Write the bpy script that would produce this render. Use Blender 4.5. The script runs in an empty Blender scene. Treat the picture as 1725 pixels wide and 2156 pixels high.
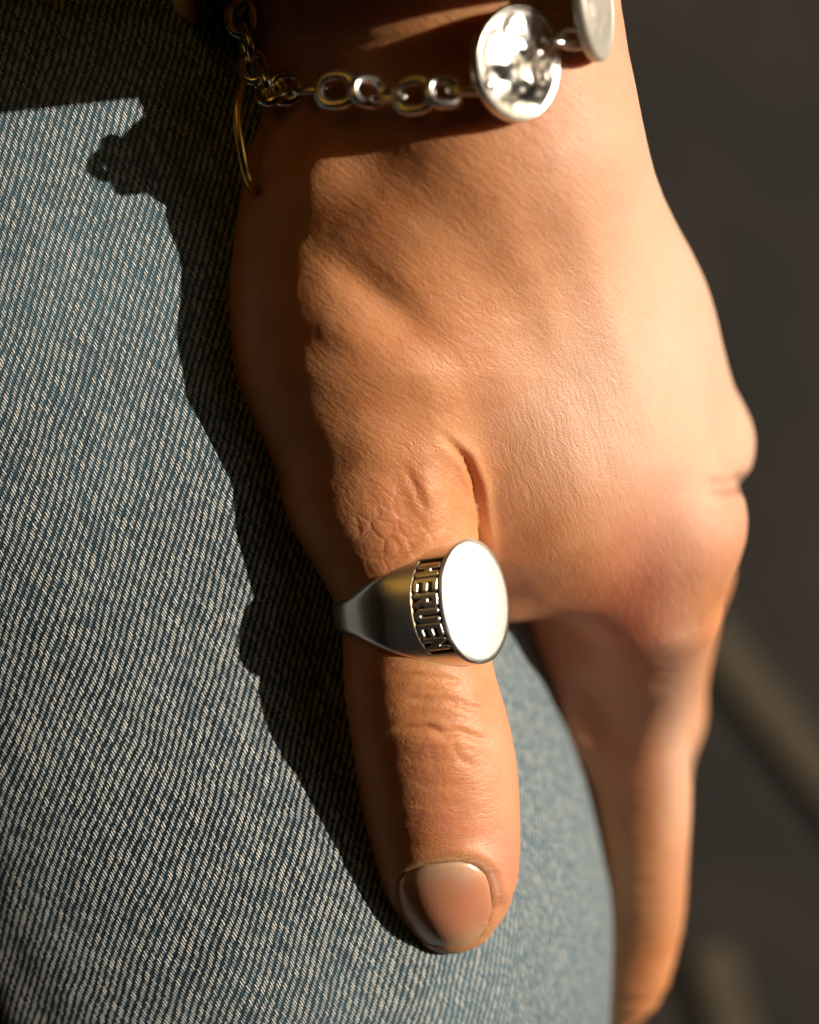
import bpy, math, random
import numpy as np
from mathutils import Vector, Matrix

# ------------------------------------------------------------------ camera, light, exposure
sc = bpy.context.scene
COL = sc.collection
MM = 0.001
CAMZ = 340.0                      # camera height over the ring, mm
SC_ = 144.0 / 2156.0              # mm per layout unit at z = 0

def P(u, v, z=0.0):
    s = SC_ * (CAMZ - z) / CAMZ
    return np.array([(u - 862.5) * s, (1078.0 - v) * s, z], dtype=float)

cam_d = bpy.data.cameras.new('camera')
cam = bpy.data.objects.new('camera', cam_d); COL.objects.link(cam)
cam.location = (0, 0, CAMZ * MM)
cam_d.sensor_fit = 'VERTICAL'; cam_d.sensor_height = 36; cam_d.sensor_width = 28.8
cam_d.lens = 85.0
cam_d.clip_start = 0.01; cam_d.clip_end = 50
cam_d.dof.use_dof = True
cam_d.dof.focus_distance = (CAMZ - 7.0) * MM
cam_d.dof.aperture_fstop = 7.5
cam_d.dof.aperture_blades = 9
sc.camera = cam

S = np.array([0.82, 0.155, 0.435]); S /= np.linalg.norm(S)
elev = math.asin(S[2]); az = math.atan2(S[0], S[1])
world = bpy.data.worlds.new('World'); sc.world = world; world.use_nodes = True
nt = world.node_tree
sky = nt.nodes.new('ShaderNodeTexSky'); sky.sky_type = 'NISHITA'; sky.sun_disc = False
sky.dust_density = 3.0; sky.sun_elevation = elev; sky.sun_rotation = az
nt.links.new(sky.outputs[0], nt.nodes['Background'].inputs[0])
nt.nodes['Background'].inputs[1].default_value = 0.05
sun_d = bpy.data.lights.new('sun', 'SUN'); sun_d.energy = 5.0; sun_d.angle = math.radians(0.6)
sun_d.color = (1.0, 0.885, 0.745)
sun = bpy.data.objects.new('sun', sun_d); COL.objects.link(sun)
sun.rotation_euler = Vector(S.tolist()).to_track_quat('Z', 'Y').to_euler()
sun.location = (0.5, 0.1, 0.4)
sc.view_settings.view_transform = 'Standard'; sc.view_settings.look = 'None'
sc.view_settings.exposure = 0.16; sc.view_settings.gamma = 1.0
sc.cycles.max_bounces = 8

# ------------------------------------------------------------------ helpers
def mesh_obj(name, verts, faces, mat=None, parent=None, smooth=True, scale=MM):
    me = bpy.data.meshes.new(name)
    v = np.asarray(verts, dtype=np.float32) * scale
    f = np.asarray(faces, dtype=object) if not isinstance(faces, np.ndarray) else faces
    if isinstance(faces, np.ndarray) and faces.ndim == 2:
        n, k = faces.shape
        me.vertices.add(len(v)); me.vertices.foreach_set('co', v.ravel())
        me.loops.add(n * k); me.loops.foreach_set('vertex_index', faces.ravel().astype(np.int32))
        me.polygons.add(n)
        me.polygons.foreach_set('loop_start', np.arange(0, n * k, k, dtype=np.int32))
        me.polygons.foreach_set('loop_total', np.full(n, k, dtype=np.int32))
        me.update(calc_edges=True); me.validate()
    else:
        me.from_pydata([tuple(x) for x in v.tolist()], [], faces); me.update()
    if smooth:
        me.polygons.foreach_set('use_smooth', [True] * len(me.polygons))
    if mat: me.materials.append(mat)
    o = bpy.data.objects.new(name, me); COL.objects.link(o)
    if parent: o.parent = parent
    return o

def empty(name, label, cat, loc=(0, 0, 0), group=None):
    o = bpy.data.objects.new(name, None); COL.objects.link(o)
    o.empty_display_size = 0.005
    o.location = [c * MM for c in loc]
    o['label'] = label; o['category'] = cat
    if group: o['group'] = group
    return o

def put(o, loc=(0, 0, 0)):
    """keep world-placed geometry under a parent that stands elsewhere"""
    if o.parent: o.matrix_parent_inverse = Matrix.Translation(-o.parent.location)
    return o

def lerp_curve(x, xs, ys):
    """smooth interpolation through control points (monotone-ish cubic)"""
    x = np.asarray(x, float); xs = np.array(xs, float); ys = np.array(ys, float)
    m = np.gradient(ys, xs)
    i = np.clip(np.searchsorted(xs, x) - 1, 0, len(xs) - 2)
    h = xs[i + 1] - xs[i]; t = np.clip((x - xs[i]) / h, 0, 1)
    return ((2*t**3 - 3*t**2 + 1) * ys[i] + (t**3 - 2*t**2 + t) * h * m[i]
            + (-2*t**3 + 3*t**2) * ys[i + 1] + (t**3 - t**2) * h * m[i + 1])

_rng = np.random.RandomState(7)
_H = _rng.rand(64, 64, 64).astype(np.float32)
def vnoise(p):
    p = np.asarray(p, dtype=np.float32)
    i = np.floor(p).astype(np.int64); f = p - i; f = f * f * (3 - 2 * f)
    i &= 63; j = (i + 1) & 63
    def h(a, b, c): return _H[a, b, c]
    x0, y0, z0 = i.T; x1, y1, z1 = j.T; fx, fy, fz = f.T
    c00 = h(x0, y0, z0) * (1 - fx) + h(x1, y0, z0) * fx
    c10 = h(x0, y1, z0) * (1 - fx) + h(x1, y1, z0) * fx
    c01 = h(x0, y0, z1) * (1 - fx) + h(x1, y0, z1) * fx
    c11 = h(x0, y1, z1) * (1 - fx) + h(x1, y1, z1) * fx
    return ((c00 * (1 - fy) + c10 * fy) * (1 - fz) + (c01 * (1 - fy) + c11 * fy) * fz) * 2 - 1

def surface_nets(F, org, h):
    Sg = F < 0
    nx, ny, nz = F.shape
    cnt = np.zeros((nx - 1, ny - 1, nz - 1), np.int8)
    for a in (0, 1):
        for b in (0, 1):
            for c in (0, 1):
                cnt += Sg[a:nx - 1 + a, b:ny - 1 + b, c:nz - 1 + c]
    act = (cnt > 0) & (cnt < 8)
    cells = np.argwhere(act)
    idx = np.full(act.shape, -1, np.int32); idx[act] = np.arange(len(cells))
    acc = np.zeros((len(cells), 3)); n = np.zeros(len(cells))
    corners = [(a, b, c) for a in (0, 1) for b in (0, 1) for c in (0, 1)]
    for A in corners:
        for ax in range(3):
            if A[ax]: continue
            B = list(A); B[ax] = 1
            fa = F[cells[:, 0] + A[0], cells[:, 1] + A[1], cells[:, 2] + A[2]]
            fb = F[cells[:, 0] + B[0], cells[:, 1] + B[1], cells[:, 2] + B[2]]
            m = (fa < 0) != (fb < 0)
            t = fa[m] / (fa[m] - fb[m])
            q = np.tile(np.array(A, float), (m.sum(), 1)); q[:, ax] = t
            acc[m] += q; n[m] += 1
    V = (cells + acc / n[:, None]) * h + org
    faces = []
    for ax in range(3):
        s0 = [slice(None)] * 3; s1 = [slice(None)] * 3
        s0[ax] = slice(0, -1); s1[ax] = slice(1, None)
        D = Sg[tuple(s0)] != Sg[tuple(s1)]
        e = np.argwhere(D)
        o1, o2 = [a for a in range(3) if a != ax]
        ok = (e[:, o1] > 0) & (e[:, o2] > 0) & (e[:, o1] < F.shape[o1] - 1) & (e[:, o2] < F.shape[o2] - 1)
        e = e[ok]
        inside = Sg[e[:, 0], e[:, 1], e[:, 2]]
        def g(d1, d2):
            q = e.copy(); q[:, o1] -= d1; q[:, o2] -= d2
            return idx[q[:, 0], q[:, 1], q[:, 2]]
        quad = np.stack([g(1, 1), g(0, 1), g(0, 0), g(1, 0)], 1)
        flip = inside if ax != 1 else ~inside
        quad[~flip] = quad[~flip][:, ::-1]
        faces.append(quad)
    return V, np.concatenate(faces).astype(np.int32)

def smin(a, b, k):
    h = np.maximum(k - np.abs(a - b), 0) / k
    return np.minimum(a, b) - h * h * k * 0.25
def smax(a, b, k): return -smin(-a, -b, k)

def grid_eval(f, lo, hi, h):
    xs = [np.arange(lo[i], hi[i] + h, h) for i in range(3)]
    out = np.empty((len(xs[0]), len(xs[1]), len(xs[2])), np.float32)
    step = 24
    for i in range(0, len(xs[0]), step):
        X, Y, Z = np.meshgrid(xs[0][i:i + step], xs[1], xs[2], indexing='ij')
        p = np.stack([X, Y, Z], -1).reshape(-1, 3).astype(np.float32)
        out[i:i + step] = f(p).reshape(X.shape)
    return out, np.array(lo, float)

def sdf_mesh(f, lo, hi, h):
    F, org = grid_eval(f, lo, hi, h)
    return surface_nets(F, org, h)

def grad(f, p, e):
    g = np.empty_like(p)
    for i in range(3):
        d = np.zeros(3, p.dtype); d[i] = e
        g[:, i] = (f(p + d) - f(p - d)) / (2 * e)
    return g

# ------------------------------------------------------------------ material helpers
class M:
    def __init__(s, name):
        s.m = bpy.data.materials.new(name); s.m.use_nodes = True
        s.t = s.m.node_tree; s.b = s.t.nodes['Principled BSDF']
    def n(s, typ, **kw):
        x = s.t.nodes.new(typ)
        for k, v in kw.items():
            if k.startswith('i_'):
                x.inputs[int(k[2:]) if k[2:].isdigit() else k[2:].replace('_', ' ')].default_value = v
            else: setattr(x, k, v)
        return x
    def l(s, a, b): s.t.links.new(a, b)
    def math(s, op, a, b=None, c=None, clamp=False):
        x = s.t.nodes.new('ShaderNodeMath'); x.operation = op; x.use_clamp = clamp
        for i, q in enumerate((a, b, c)):
            if q is None: continue
            if isinstance(q, (int, float)): x.inputs[i].default_value = q
            else: s.l(q, x.inputs[i])
        return x.outputs[0]
    def mix(s, f, a, b):
        x = s.t.nodes.new('ShaderNodeMix'); x.data_type = 'RGBA'
        for i, q in ((0, f), (6, a), (7, b)):
            if isinstance(q, (int, float)): x.inputs[i].default_value = q
            elif isinstance(q, tuple): x.inputs[i].default_value = (*q, 1)
            else: s.l(q, x.inputs[i])
        return x.outputs[2]
    def ramp(s, f, stops):
        x = s.t.nodes.new('ShaderNodeValToRGB')
        el = x.color_ramp.elements
        while len(el) < len(stops): el.new(0.5)
        for e, (p, c) in zip(el, stops):
            e.position = p; e.color = (c, c, c, 1) if isinstance(c, (int, float)) else (*c, 1)
        s.l(f, x.inputs[0]); return x.outputs[0]
    def bump(s, h, dist, strength=1.0, normal=None):
        x = s.t.nodes.new('ShaderNodeBump'); x.inputs['Distance'].default_value = dist
        x.inputs['Strength'].default_value = strength
        s.l(h, x.inputs['Height'])
        if normal: s.l(normal, x.inputs['Normal'])
        return x.outputs[0]
    def set(s, **kw):
        for k, v in kw.items():
            i = s.b.inputs[k.replace('_', ' ')]
            if isinstance(v, (int, float, tuple)):
                i.default_value = (*v, 1) if isinstance(v, tuple) and i.type == 'RGBA' and len(v) == 3 else v
            else: s.l(v, i)
        return s
    def objmm(s, rot=(0, 0, 0), scale=(1, 1, 1)):
        tc = s.n('ShaderNodeTexCoord')
        mp = s.n('ShaderNodeMapping')
        mp.inputs['Rotation'].default_value = rot
        mp.inputs['Scale'].default_value = [1000 * c for c in scale]
        s.l(tc.outputs['Object'], mp.inputs[0]); return mp.outputs[0]

def rotated(m, ang, sc_xy, src=None):
    """coordinates in mm rotated by ang in the plane, then stretched"""
    a = m.objmm(rot=(0, 0, ang)) if src is None else src
    mp = m.n('ShaderNodeMapping'); mp.inputs['Scale'].default_value = sc_xy
    m.l(a, mp.inputs[0]); return mp.outputs[0]

# --- skin
def skin_material():
    m = M('skin')
    co = m.objmm()
    big = m.n('ShaderNodeTexNoise', i_Scale=0.12, i_Detail=3.0); m.l(co, big.inputs['Vector'])
    mid = m.n('ShaderNodeTexNoise', i_Scale=0.7, i_Detail=4.0, i_Roughness=0.6); m.l(co, mid.inputs['Vector'])
    red = m.n('ShaderNodeAttribute', attribute_name='redness')
    base = m.mix(m.ramp(big.outputs[0], [(0.35, 0.0), (0.65, 1.0)]), (0.56, 0.215, 0.072), (0.64, 0.285, 0.118))
    base = m.mix(m.math('MULTIPLY', m.ramp(mid.outputs[0], [(0.45, 0.0), (0.75, 1.0)]), 0.35), base, (0.60, 0.27, 0.165))
    base = m.mix(m.math('MULTIPLY', red.outputs['Fac'], 0.9, clamp=True), base, (0.60, 0.20, 0.115))
    pale = m.n('ShaderNodeAttribute', attribute_name='pale')  # painted sunlight and sheen, plus the pale cuticle rim
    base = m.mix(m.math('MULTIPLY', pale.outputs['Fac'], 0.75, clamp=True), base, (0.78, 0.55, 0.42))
    # micro relief: skin lines running down to the right, cells over the thumb
    wob = m.n('ShaderNodeTexNoise', i_Scale=0.35, i_Detail=2.0); m.l(co, wob.inputs['Vector'])
    add = m.n('ShaderNodeVectorMath', operation='MULTIPLY_ADD')
    m.l(wob.outputs['Color'], add.inputs[0]); add.inputs[1].default_value = (1.6, 1.6, 1.6); m.l(co, add.inputs[2])
    def cells(ang, sx, sy, scale):
        mr = m.n('ShaderNodeMapping'); mr.inputs['Rotation'].default_value = (0, 0, ang)
        m.l(add.outputs[0], mr.inputs[0])
        ms = m.n('ShaderNodeMapping'); ms.inputs['Scale'].default_value = (sx, sy, 0.8)
        m.l(mr.outputs[0], ms.inputs[0])
        v = m.n('ShaderNodeTexVoronoi', feature='DISTANCE_TO_EDGE', i_Scale=scale)
        m.l(ms.outputs[0], v.inputs['Vector'])
        return m.ramp(v.outputs['Distance'], [(0.0, 0.0), (0.16, 0.75), (0.45, 1.0)])
    def grain(ang, sx, sy, scale):
        mr = m.n('ShaderNodeMapping'); mr.inputs['Rotation'].default_value = (0, 0, ang)
        m.l(add.outputs[0], mr.inputs[0])
        ms = m.n('ShaderNodeMapping'); ms.inputs['Scale'].default_value = (sx, sy, 0.6)
        m.l(mr.outputs[0], ms.inputs[0])
        v = m.n('ShaderNodeTexNoise', i_Scale=scale, i_Detail=3.0, i_Roughness=0.55); m.l(ms.outputs[0], v.inputs['Vector'])
        return v.outputs[0]
    st_ = m.n('ShaderNodeAttribute', attribute_name='steep')
    gg = m.math('ADD', m.math('MULTIPLY', grain(math.radians(36), 0.30, 1.9, 1.0), m.math('SUBTRACT', 1.0, st_.outputs['Fac'])),
                m.math('MULTIPLY', grain(math.radians(68), 0.26, 1.9, 1.0), st_.outputs['Fac']))
    fine = m.math('ADD', m.math('MULTIPLY', gg, 2.2), m.math('MULTIPLY', cells(math.radians(30), 0.7, 1.3, 1.7), 0.45))
    thumb = m.math('ADD', m.math('MULTIPLY', grain(math.radians(-6), 0.28, 1.7, 1.0), 2.2), m.math('MULTIPLY', cells(math.radians(-30), 0.7, 1.2, 1.2), 0.3))
    coarse = cells(math.radians(25), 0.8, 1.0, 0.42)      # large polygons at the thumb joint
    za = m.n('ShaderNodeAttribute', attribute_name='thumb')
    zc = m.n('ShaderNodeAttribute', attribute_name='coarse')
    h = m.math('ADD', m.math('MULTIPLY', fine, m.math('SUBTRACT', 1.0, za.outputs['Fac'])),
               m.math('MULTIPLY', thumb, za.outputs['Fac']))
    h = m.math('ADD', m.math('MULTIPLY', h, 0.75), m.math('MULTIPLY', m.math('MULTIPLY', coarse, zc.outputs['Fac']), 1.5))
    fn = m.n('ShaderNodeTexNoise', i_Scale=2.6, i_Detail=4.0, i_Roughness=0.65); m.l(co, fn.inputs['Vector'])
    h = m.math('ADD', h, m.math('MULTIPLY', fn.outputs[0], 0.9))
    m.set(Base_Color=base, Roughness=m.math('ADD', m.math('MULTIPLY', mid.outputs[0], 0.16), 0.35),
          Normal=m.bump(h, 0.000078, 1.0), Subsurface_Weight=0.5, Subsurface_Radius=(1.0, 0.36, 0.18),
          Subsurface_Scale=0.0034, Specular_IOR_Level=0.42)
    return m.m

def nail_material():
    m = M('nail')
    tc = m.n('ShaderNodeTexCoord'); sep = m.n('ShaderNodeSeparateXYZ'); m.l(tc.outputs['UV'], sep.inputs[0])
    co = m.objmm(scale=(2.2, 0.25, 1)); nz = m.n('ShaderNodeTexNoise', i_Scale=1.0, i_Detail=3.0); m.l(co, nz.inputs['Vector'])
    base = m.mix(m.ramp(sep.outputs[1], [(0.0, 1.0), (0.14, 0.75), (0.26, 0.25), (0.45, 0.0)]), (0.62, 0.25, 0.14), (0.72, 0.42, 0.27))
    base = m.mix(m.ramp(sep.outputs[1], [(0.72, 0.0), (0.84, 0.2), (0.95, 0.7)]), base, (0.66, 0.40, 0.22))
    m.set(Base_Color=base, Roughness=0.24, Specular_IOR_Level=0.6, Coat_Weight=0.1, Coat_Roughness=0.16, Subsurface_Weight=0.6,
          Subsurface_Radius=(1.0, 0.35, 0.2), Subsurface_Scale=0.0015,
          Normal=m.bump(nz.outputs[0], 0.00002, 1.0))
    return m.m

# --- denim: pale floats of yarn lying in twill columns over dark blue yarn
def denim_material():
    m = M('denim')
    tc = m.n('ShaderNodeTexCoord')
    wob = m.n('ShaderNodeTexNoise', i_Scale=0.09, i_Detail=2.0); m.l(tc.outputs['UV'], wob.inputs['Vector'])
    wob2 = m.n('ShaderNodeTexNoise', i_Scale=0.9, i_Detail=2.0); m.l(tc.outputs['UV'], wob2.inputs['Vector'])
    a1 = m.n('ShaderNodeVectorMath', operation='MULTIPLY_ADD'); m.l(wob.outputs['Color'], a1.inputs[0])
    a1.inputs[1].default_value = (1.4, 0.8, 0); m.l(tc.outputs['UV'], a1.inputs[2])
    a2 = m.n('ShaderNodeVectorMath', operation='MULTIPLY_ADD'); m.l(wob2.outputs['Color'], a2.inputs[0])
    a2.inputs[1].default_value = (0.16, 0.16, 0); m.l(a1.outputs[0], a2.inputs[2])
    sep = m.n('ShaderNodeSeparateXYZ'); m.l(a2.outputs[0], sep.inputs[0])
    x, y = sep.outputs[0], sep.outputs[1]
    th = math.radians(-60)
    dx, dy = math.cos(th), math.sin(th)
    along = m.math('ADD', m.math('MULTIPLY', x, dx), m.math('MULTIPLY', y, dy))
    perp = m.math('ADD', m.math('MULTIPLY', x, -dy), m.math('MULTIPLY', y, dx))
    pn = m.math('MULTIPLY', perp, 1 / 0.325)
    j = m.math('FLOOR', pn); fp = m.math('SUBTRACT', pn, j)
    am = m.math('SUBTRACT', m.math('MULTIPLY', along, 1 / 1.32), m.math('MULTIPLY', j, -0.235))
    i = m.math('FLOOR', am); fa = m.math('SUBTRACT', am, i)
    cid = m.n('ShaderNodeCombineXYZ'); m.l(i, cid.inputs[0]); m.l(j, cid.inputs[1])
    wn = m.n('ShaderNodeTexWhiteNoise', noise_dimensions='2D'); m.l(cid.outputs[0], wn.inputs['Vector'])
    wy = m.n('ShaderNodeTexNoise', noise_dimensions='1D', i_Scale=0.35, i_Detail=2.0); m.l(pn, wy.inputs['W'])
    # distance inside the float, normalised
    ex = m.math('DIVIDE', m.math('SUBTRACT', fa, 0.5), m.math('ADD', 0.23, m.math('MULTIPLY', wn.outputs['Value'], 0.20)))
    ey = m.math('DIVIDE', m.math('SUBTRACT', fp, 0.5), 0.50)
    ex2 = m.math('MULTIPLY', ex, ex); ex4 = m.math('MULTIPLY', ex2, ex2)
    ey2 = m.math('MULTIPLY', ey, ey)
    r = m.math('ADD', ex4, m.math('MULTIPLY', ey2, 0.9))
    mask = m.ramp(r, [(0.0, 1.0), (0.55, 0.9), (0.98, 0.0)])
    hgt = m.ramp(r, [(0.0, 1.0), (0.5, 0.72), (1.0, 0.0)])
    fade = m.n('ShaderNodeTexNoise', i_Scale=0.055, i_Detail=3.0, i_Roughness=0.55); m.l(tc.outputs['UV'], fade.inputs['Vector'])
    patch = m.n('ShaderNodeTexNoise', i_Scale=0.55, i_Detail=3.0, i_Roughness=0.7); m.l(tc.outputs['UV'], patch.inputs['Vector'])
    fa_ = m.n('ShaderNodeAttribute', attribute_name='faded')
    fd = m.math('ADD', m.math('MULTIPLY', m.ramp(fade.outputs[0], [(0.35, 0.0), (0.7, 1.0)]), 0.2),
                m.math('ADD', fa_.outputs['Fac'], m.math('MULTIPLY', m.math('SUBTRACT', patch.outputs[0], 0.5), 0.9)), clamp=True)
    dark = m.mix(fd, (0.009, 0.022, 0.036), (0.075, 0.155, 0.20))
    pale = m.mix(wn.outputs['Value'], (0.33, 0.37, 0.38), (0.74, 0.74, 0.68))
    pale = m.mix(m.math('MULTIPLY', m.ramp(patch.outputs[0], [(0.4, 0.0), (0.7, 1.0)]), 0.5), pale, (0.20, 0.25, 0.27))
    fz = m.n('ShaderNodeTexNoise', i_Scale=5.0, i_Detail=3.0); m.l(tc.outputs['UV'], fz.inputs['Vector'])
    col = m.mix(m.math('MULTIPLY', mask, m.math('ADD', 0.72, m.math('MULTIPLY', wy.outputs[0], 0.4)), clamp=True), dark, pale)
    # twill diagonal relief rises under the floats
    h = m.math('ADD', hgt, m.math('MULTIPLY', fz.outputs[0], 0.35))
    m.set(Base_Color=col, Roughness=0.9, Specular_IOR_Level=0.15, Normal=m.bump(h, 0.00042, 1.0),
          Sheen_Weight=0.05)
    return m.m

def silver_material(name, rough, brush=0.0, col=(0.90, 0.87, 0.82), bump=0.00003):
    m = M(name)
    co = m.objmm()
    n1 = m.n('ShaderNodeTexNoise', i_Scale=1.3, i_Detail=5.0, i_Roughness=0.7); m.l(co, n1.inputs['Vector'])
    n2 = m.n('ShaderNodeTexNoise', i_Scale=7.0, i_Detail=3.0); m.l(co, n2.inputs['Vector'])
    pit = m.n('ShaderNodeTexVoronoi', i_Scale=0.9); m.l(co, pit.inputs['Vector'])
    pits = m.ramp(pit.outputs['Distance'], [(0.0, 0.0), (0.06, 1.0)])
    pat = m.n('ShaderNodeAttribute', attribute_name='patina')
    c = m.mix(m.math('MULTIPLY', n1.outputs[0], 0.25), col, (0.60, 0.55, 0.47))
    c = m.mix(pat.outputs['Fac'], c, (0.11, 0.075, 0.03))
    c = m.mix(m.math('MULTIPLY', m.math('SUBTRACT', 1.0, pits), 0.5), c, (0.10, 0.08, 0.05))
    h = m.math('ADD', m.math('MULTIPLY', n2.outputs[0], 0.6), m.math('ADD', n1.outputs[0], pits))
    m.set(Base_Color=c, Metallic=1.0, Roughness=m.math('ADD', m.math('MULTIPLY', n1.outputs[0], 0.12), rough - 0.05),
          Normal=m.bump(h, bump, 0.6))
    return m.m

def floor_material():
    m = M('dark_floor')
    co = m.objmm(rot=(0, 0, math.radians(41)))
    st = m.n('ShaderNodeMapping'); st.inputs['Scale'].default_value = (0.006, 0.03, 1); m.l(co, st.inputs[0])
    n1 = m.n('ShaderNodeTexNoise', i_Scale=1.0, i_Detail=4.0, i_Roughness=0.6); m.l(st.outputs[0], n1.inputs['Vector'])
    n2 = m.n('ShaderNodeTexNoise', i_Scale=0.016, i_Detail=4.0, i_Roughness=0.6); m.l(co, n2.inputs['Vector'])
    c = m.mix(m.ramp(n1.outputs[0], [(0.35, 0.0), (0.65, 1.0)]), (0.015, 0.0105, 0.0065), (0.033, 0.025, 0.016))
    c = m.mix(m.math('MULTIPLY', m.ramp(n2.outputs[0], [(0.38, 0.0), (0.62, 1.0)]), 0.85), c, (0.010, 0.008, 0.0065))
    m.set(Base_Color=c, Roughness=0.8, Normal=m.bump(n2.outputs[0], 0.001, 0.6))
    return m.m

def plain(name, col, rough=0.8, **kw):
    m = M(name); co = m.objmm()
    n1 = m.n('ShaderNodeTexNoise', i_Scale=0.05, i_Detail=4.0); m.l(co, n1.inputs['Vector'])
    c = m.mix(n1.outputs[0], tuple(x * 0.75 for x in col), tuple(x * 1.2 for x in col))
    m.set(Base_Color=c, Roughness=rough, **kw); return m.m

SKIN = skin_material(); NAIL = nail_material(); DENIM = denim_material()
SILVER = silver_material('silver', 0.32)
SATIN = silver_material('satin_silver', 0.33, col=(0.93, 0.91, 0.88), bump=0.00002)
CHAIN = silver_material('chain_silver', 0.22, bump=0.00001)
COIN = silver_material('coin_silver', 0.20, bump=0.00004)
GOLD = M('gold_wire').set(Base_Color=(0.75, 0.47, 0.12), Metallic=1.0, Roughness=0.3).m
FLOOR = floor_material()
STRIPE = plain('tan_stripe', (0.085, 0.066, 0.037))  # plain tan for the two floor strips
ADDED_CLOTH = plain('added_mustard_cloth', (0.72, 0.42, 0.04), 0.9)  # mustard for the two added shapes that reflect and shade

# ------------------------------------------------------------------ ground
def quad_sheet(name, x0, x1, y0, y1, z, mat, n=2, ang=0.0, org=(0, 0), **kw):
    xs = np.linspace(x0, x1, n); ys = np.linspace(y0, y1, n)
    X, Y = np.meshgrid(xs, ys, indexing='ij')
    c, s = math.cos(ang), math.sin(ang)
    V = np.stack([org[0] + X * c - Y * s, org[1] + X * s + Y * c, np.full_like(X, z)], -1).reshape(-1, 3)
    F = [(i * n + j, (i + 1) * n + j, (i + 1) * n + j + 1, i * n + j + 1) for i in range(n - 1) for j in range(n - 1)]
    return mesh_obj(name, V, F, mat, **kw)
FZ = -470.0
fl = quad_sheet('floor', -6000, 6000, -6000, 6000, FZ, FLOOR, smooth=False); fl['kind'] = 'structure'
a = P(1480, 1310, FZ); b = P(1725, 1620, FZ)
ang = math.atan2(b[1] - a[1], b[0] - a[0])
st = quad_sheet('floor_stripe', 0, 900, -6, 6, FZ + 4, STRIPE, ang=ang, org=(a[0], a[1]), smooth=False); st['kind'] = 'structure'
a = P(1500, 1990, FZ)
st = quad_sheet('floor_stripe', 0, 90, -7, 7, FZ + 4, STRIPE, ang=math.radians(-75), org=(a[0], a[1]), smooth=False); st['kind'] = 'structure'

# added unseen dark enclosure to cut sky fill, open right for the sun
def box(name, x0, x1, y0, y1, z0, z1, mat, parent):
    V = [(x, y, z) for x in (x0, x1) for y in (y0, y1) for z in (z0, z1)]
    F = [(0, 1, 3, 2), (4, 6, 7, 5), (0, 4, 5, 1), (2, 3, 7, 6), (0, 2, 6, 4), (1, 5, 7, 3)]
    return mesh_obj(name, V, F, mat, parent, smooth=False)
ADDED_DARK = plain('added_dark_timber', (0.035, 0.026, 0.018), 0.8)
added_porch = empty('added_porch', 'added unseen dark enclosure that keeps sky light off, open towards the sun', 'added_porch', (0, 0, 0))
box('added_roof', -1500, 1240, -1400, 1400, 1700, 1740, ADDED_DARK, added_porch)
box('added_wall', -1540, -1500, -1400, 1400, FZ, 1698, ADDED_DARK, added_porch)
box('added_wall', -1500, 1240, 1400, 1440, FZ, 1698, ADDED_DARK, added_porch)
box('added_wall', -1500, 1240, -1440, -1400, FZ, 1698, ADDED_DARK, added_porch)
# added front blocker, its opening sized for the sun
box('added_wall', 1200, 1240, -1398, -60, FZ + 2, 1698, ADDED_DARK, added_porch)
box('added_wall', 1200, 1240, 700, 1398, FZ + 2, 1698, ADDED_DARK, added_porch)
box('added_wall', 1203, 1237, -58, 698, FZ + 2, -130, ADDED_DARK, added_porch)
box('added_wall', 1203, 1237, -58, 698, 1420, 1697, ADDED_DARK, added_porch)

# ------------------------------------------------------------------ hand (signed distance field, mm)
def PV(u, v, z): return P(u, v, z).astype(np.float32)
def cone(p, a, b, r1, r2):
    ba = b - a; t = np.clip(((p - a) @ ba) / (ba @ ba), 0, 1)
    return np.sqrt(np.maximum(((p - a - t[:, None] * ba) ** 2).sum(1), 1e-9)) - (r1 + (r2 - r1) * t)
def econe(p, a, b, W, h1, h2, t1, t2):
    """capsule of elliptical section: half widths h1,h2 along W, half thickness t1,t2"""
    ba = b - a; L2 = ba @ ba
    t = np.clip(((p - a) @ ba) / L2, 0, 1); q = p - a - t[:, None] * ba
    W = W - ba * (W @ ba) / L2; W = W / np.linalg.norm(W)
    w = q @ W; n2 = (q ** 2).sum(1) - w ** 2
    hw = h1 + (h2 - h1) * t; ht = t1 + (t2 - t1) * t
    k = np.sqrt((w / hw) ** 2 + n2 / ht ** 2 + 1e-9)
    g = np.sqrt((w / hw ** 2) ** 2 + n2 / ht ** 4 + 1e-9)
    return np.where(k < 0.3, -0.7 * np.minimum(hw, ht), k * (k - 1) / g)

def v3(x, y, z): return np.array([x, y, z], np.float32)
THUMB = [  # u, v, z, r
    (800, 1010, -1, 12.9), (838, 1150, 0, 11.4), (866, 1275, 0, 10.15), (884, 1440, 0.3, 10.6),
    (915, 1590, -1.0, 11.3), (933, 1740, -2.8, 10.95), (944, 1830, -3.4, 9.9), (948, 1878, -4.2, 8.4), (950, 1912, -5.0, 6.5), (951, 1938, -5.8, 4.2)]
INDEX = [(1400, 1110, -22, 10.6), (1372, 1230, -28, 9.8), (1350, 1340, -37, 9.2), (1326, 1470, -48, 9.0),
         (1324, 1640, -55, 9.4), (1322, 1800, -60, 9.1), (1316, 1930, -66, 8.6), (1298, 2050, -70, 7.4), (1284, 2125, -73, 4.0)]
_iv = np.array([q[1] for q in INDEX], float); _vv = np.linspace(1250, 2120, 26)
_ti = np.array([q[1] for q in THUMB], float)
THUMB_FINE = [tuple(float(lerp_curve(v, _ti, [q[c] for q in THUMB])) for c in range(4)) for v in np.linspace(1010, 1938, 24)]
INDEX_FINE = [tuple(float(lerp_curve(v, _iv, [q[c] for q in INDEX])) for c in range(4)) for v in _vv]
MIDDLE = [(1455, 942, -38, 8.8), (1420, 1200, -62, 9.0), (1360, 1500, -84, 9.5), (1335, 1720, -96, 8.5), (1330, 1950, -104, 8)]
RING_F = [(1430, 880, -56, 9), (1380, 1150, -82, 9), (1330, 1420, -104, 9), (1310, 1640, -116, 8)]
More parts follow.
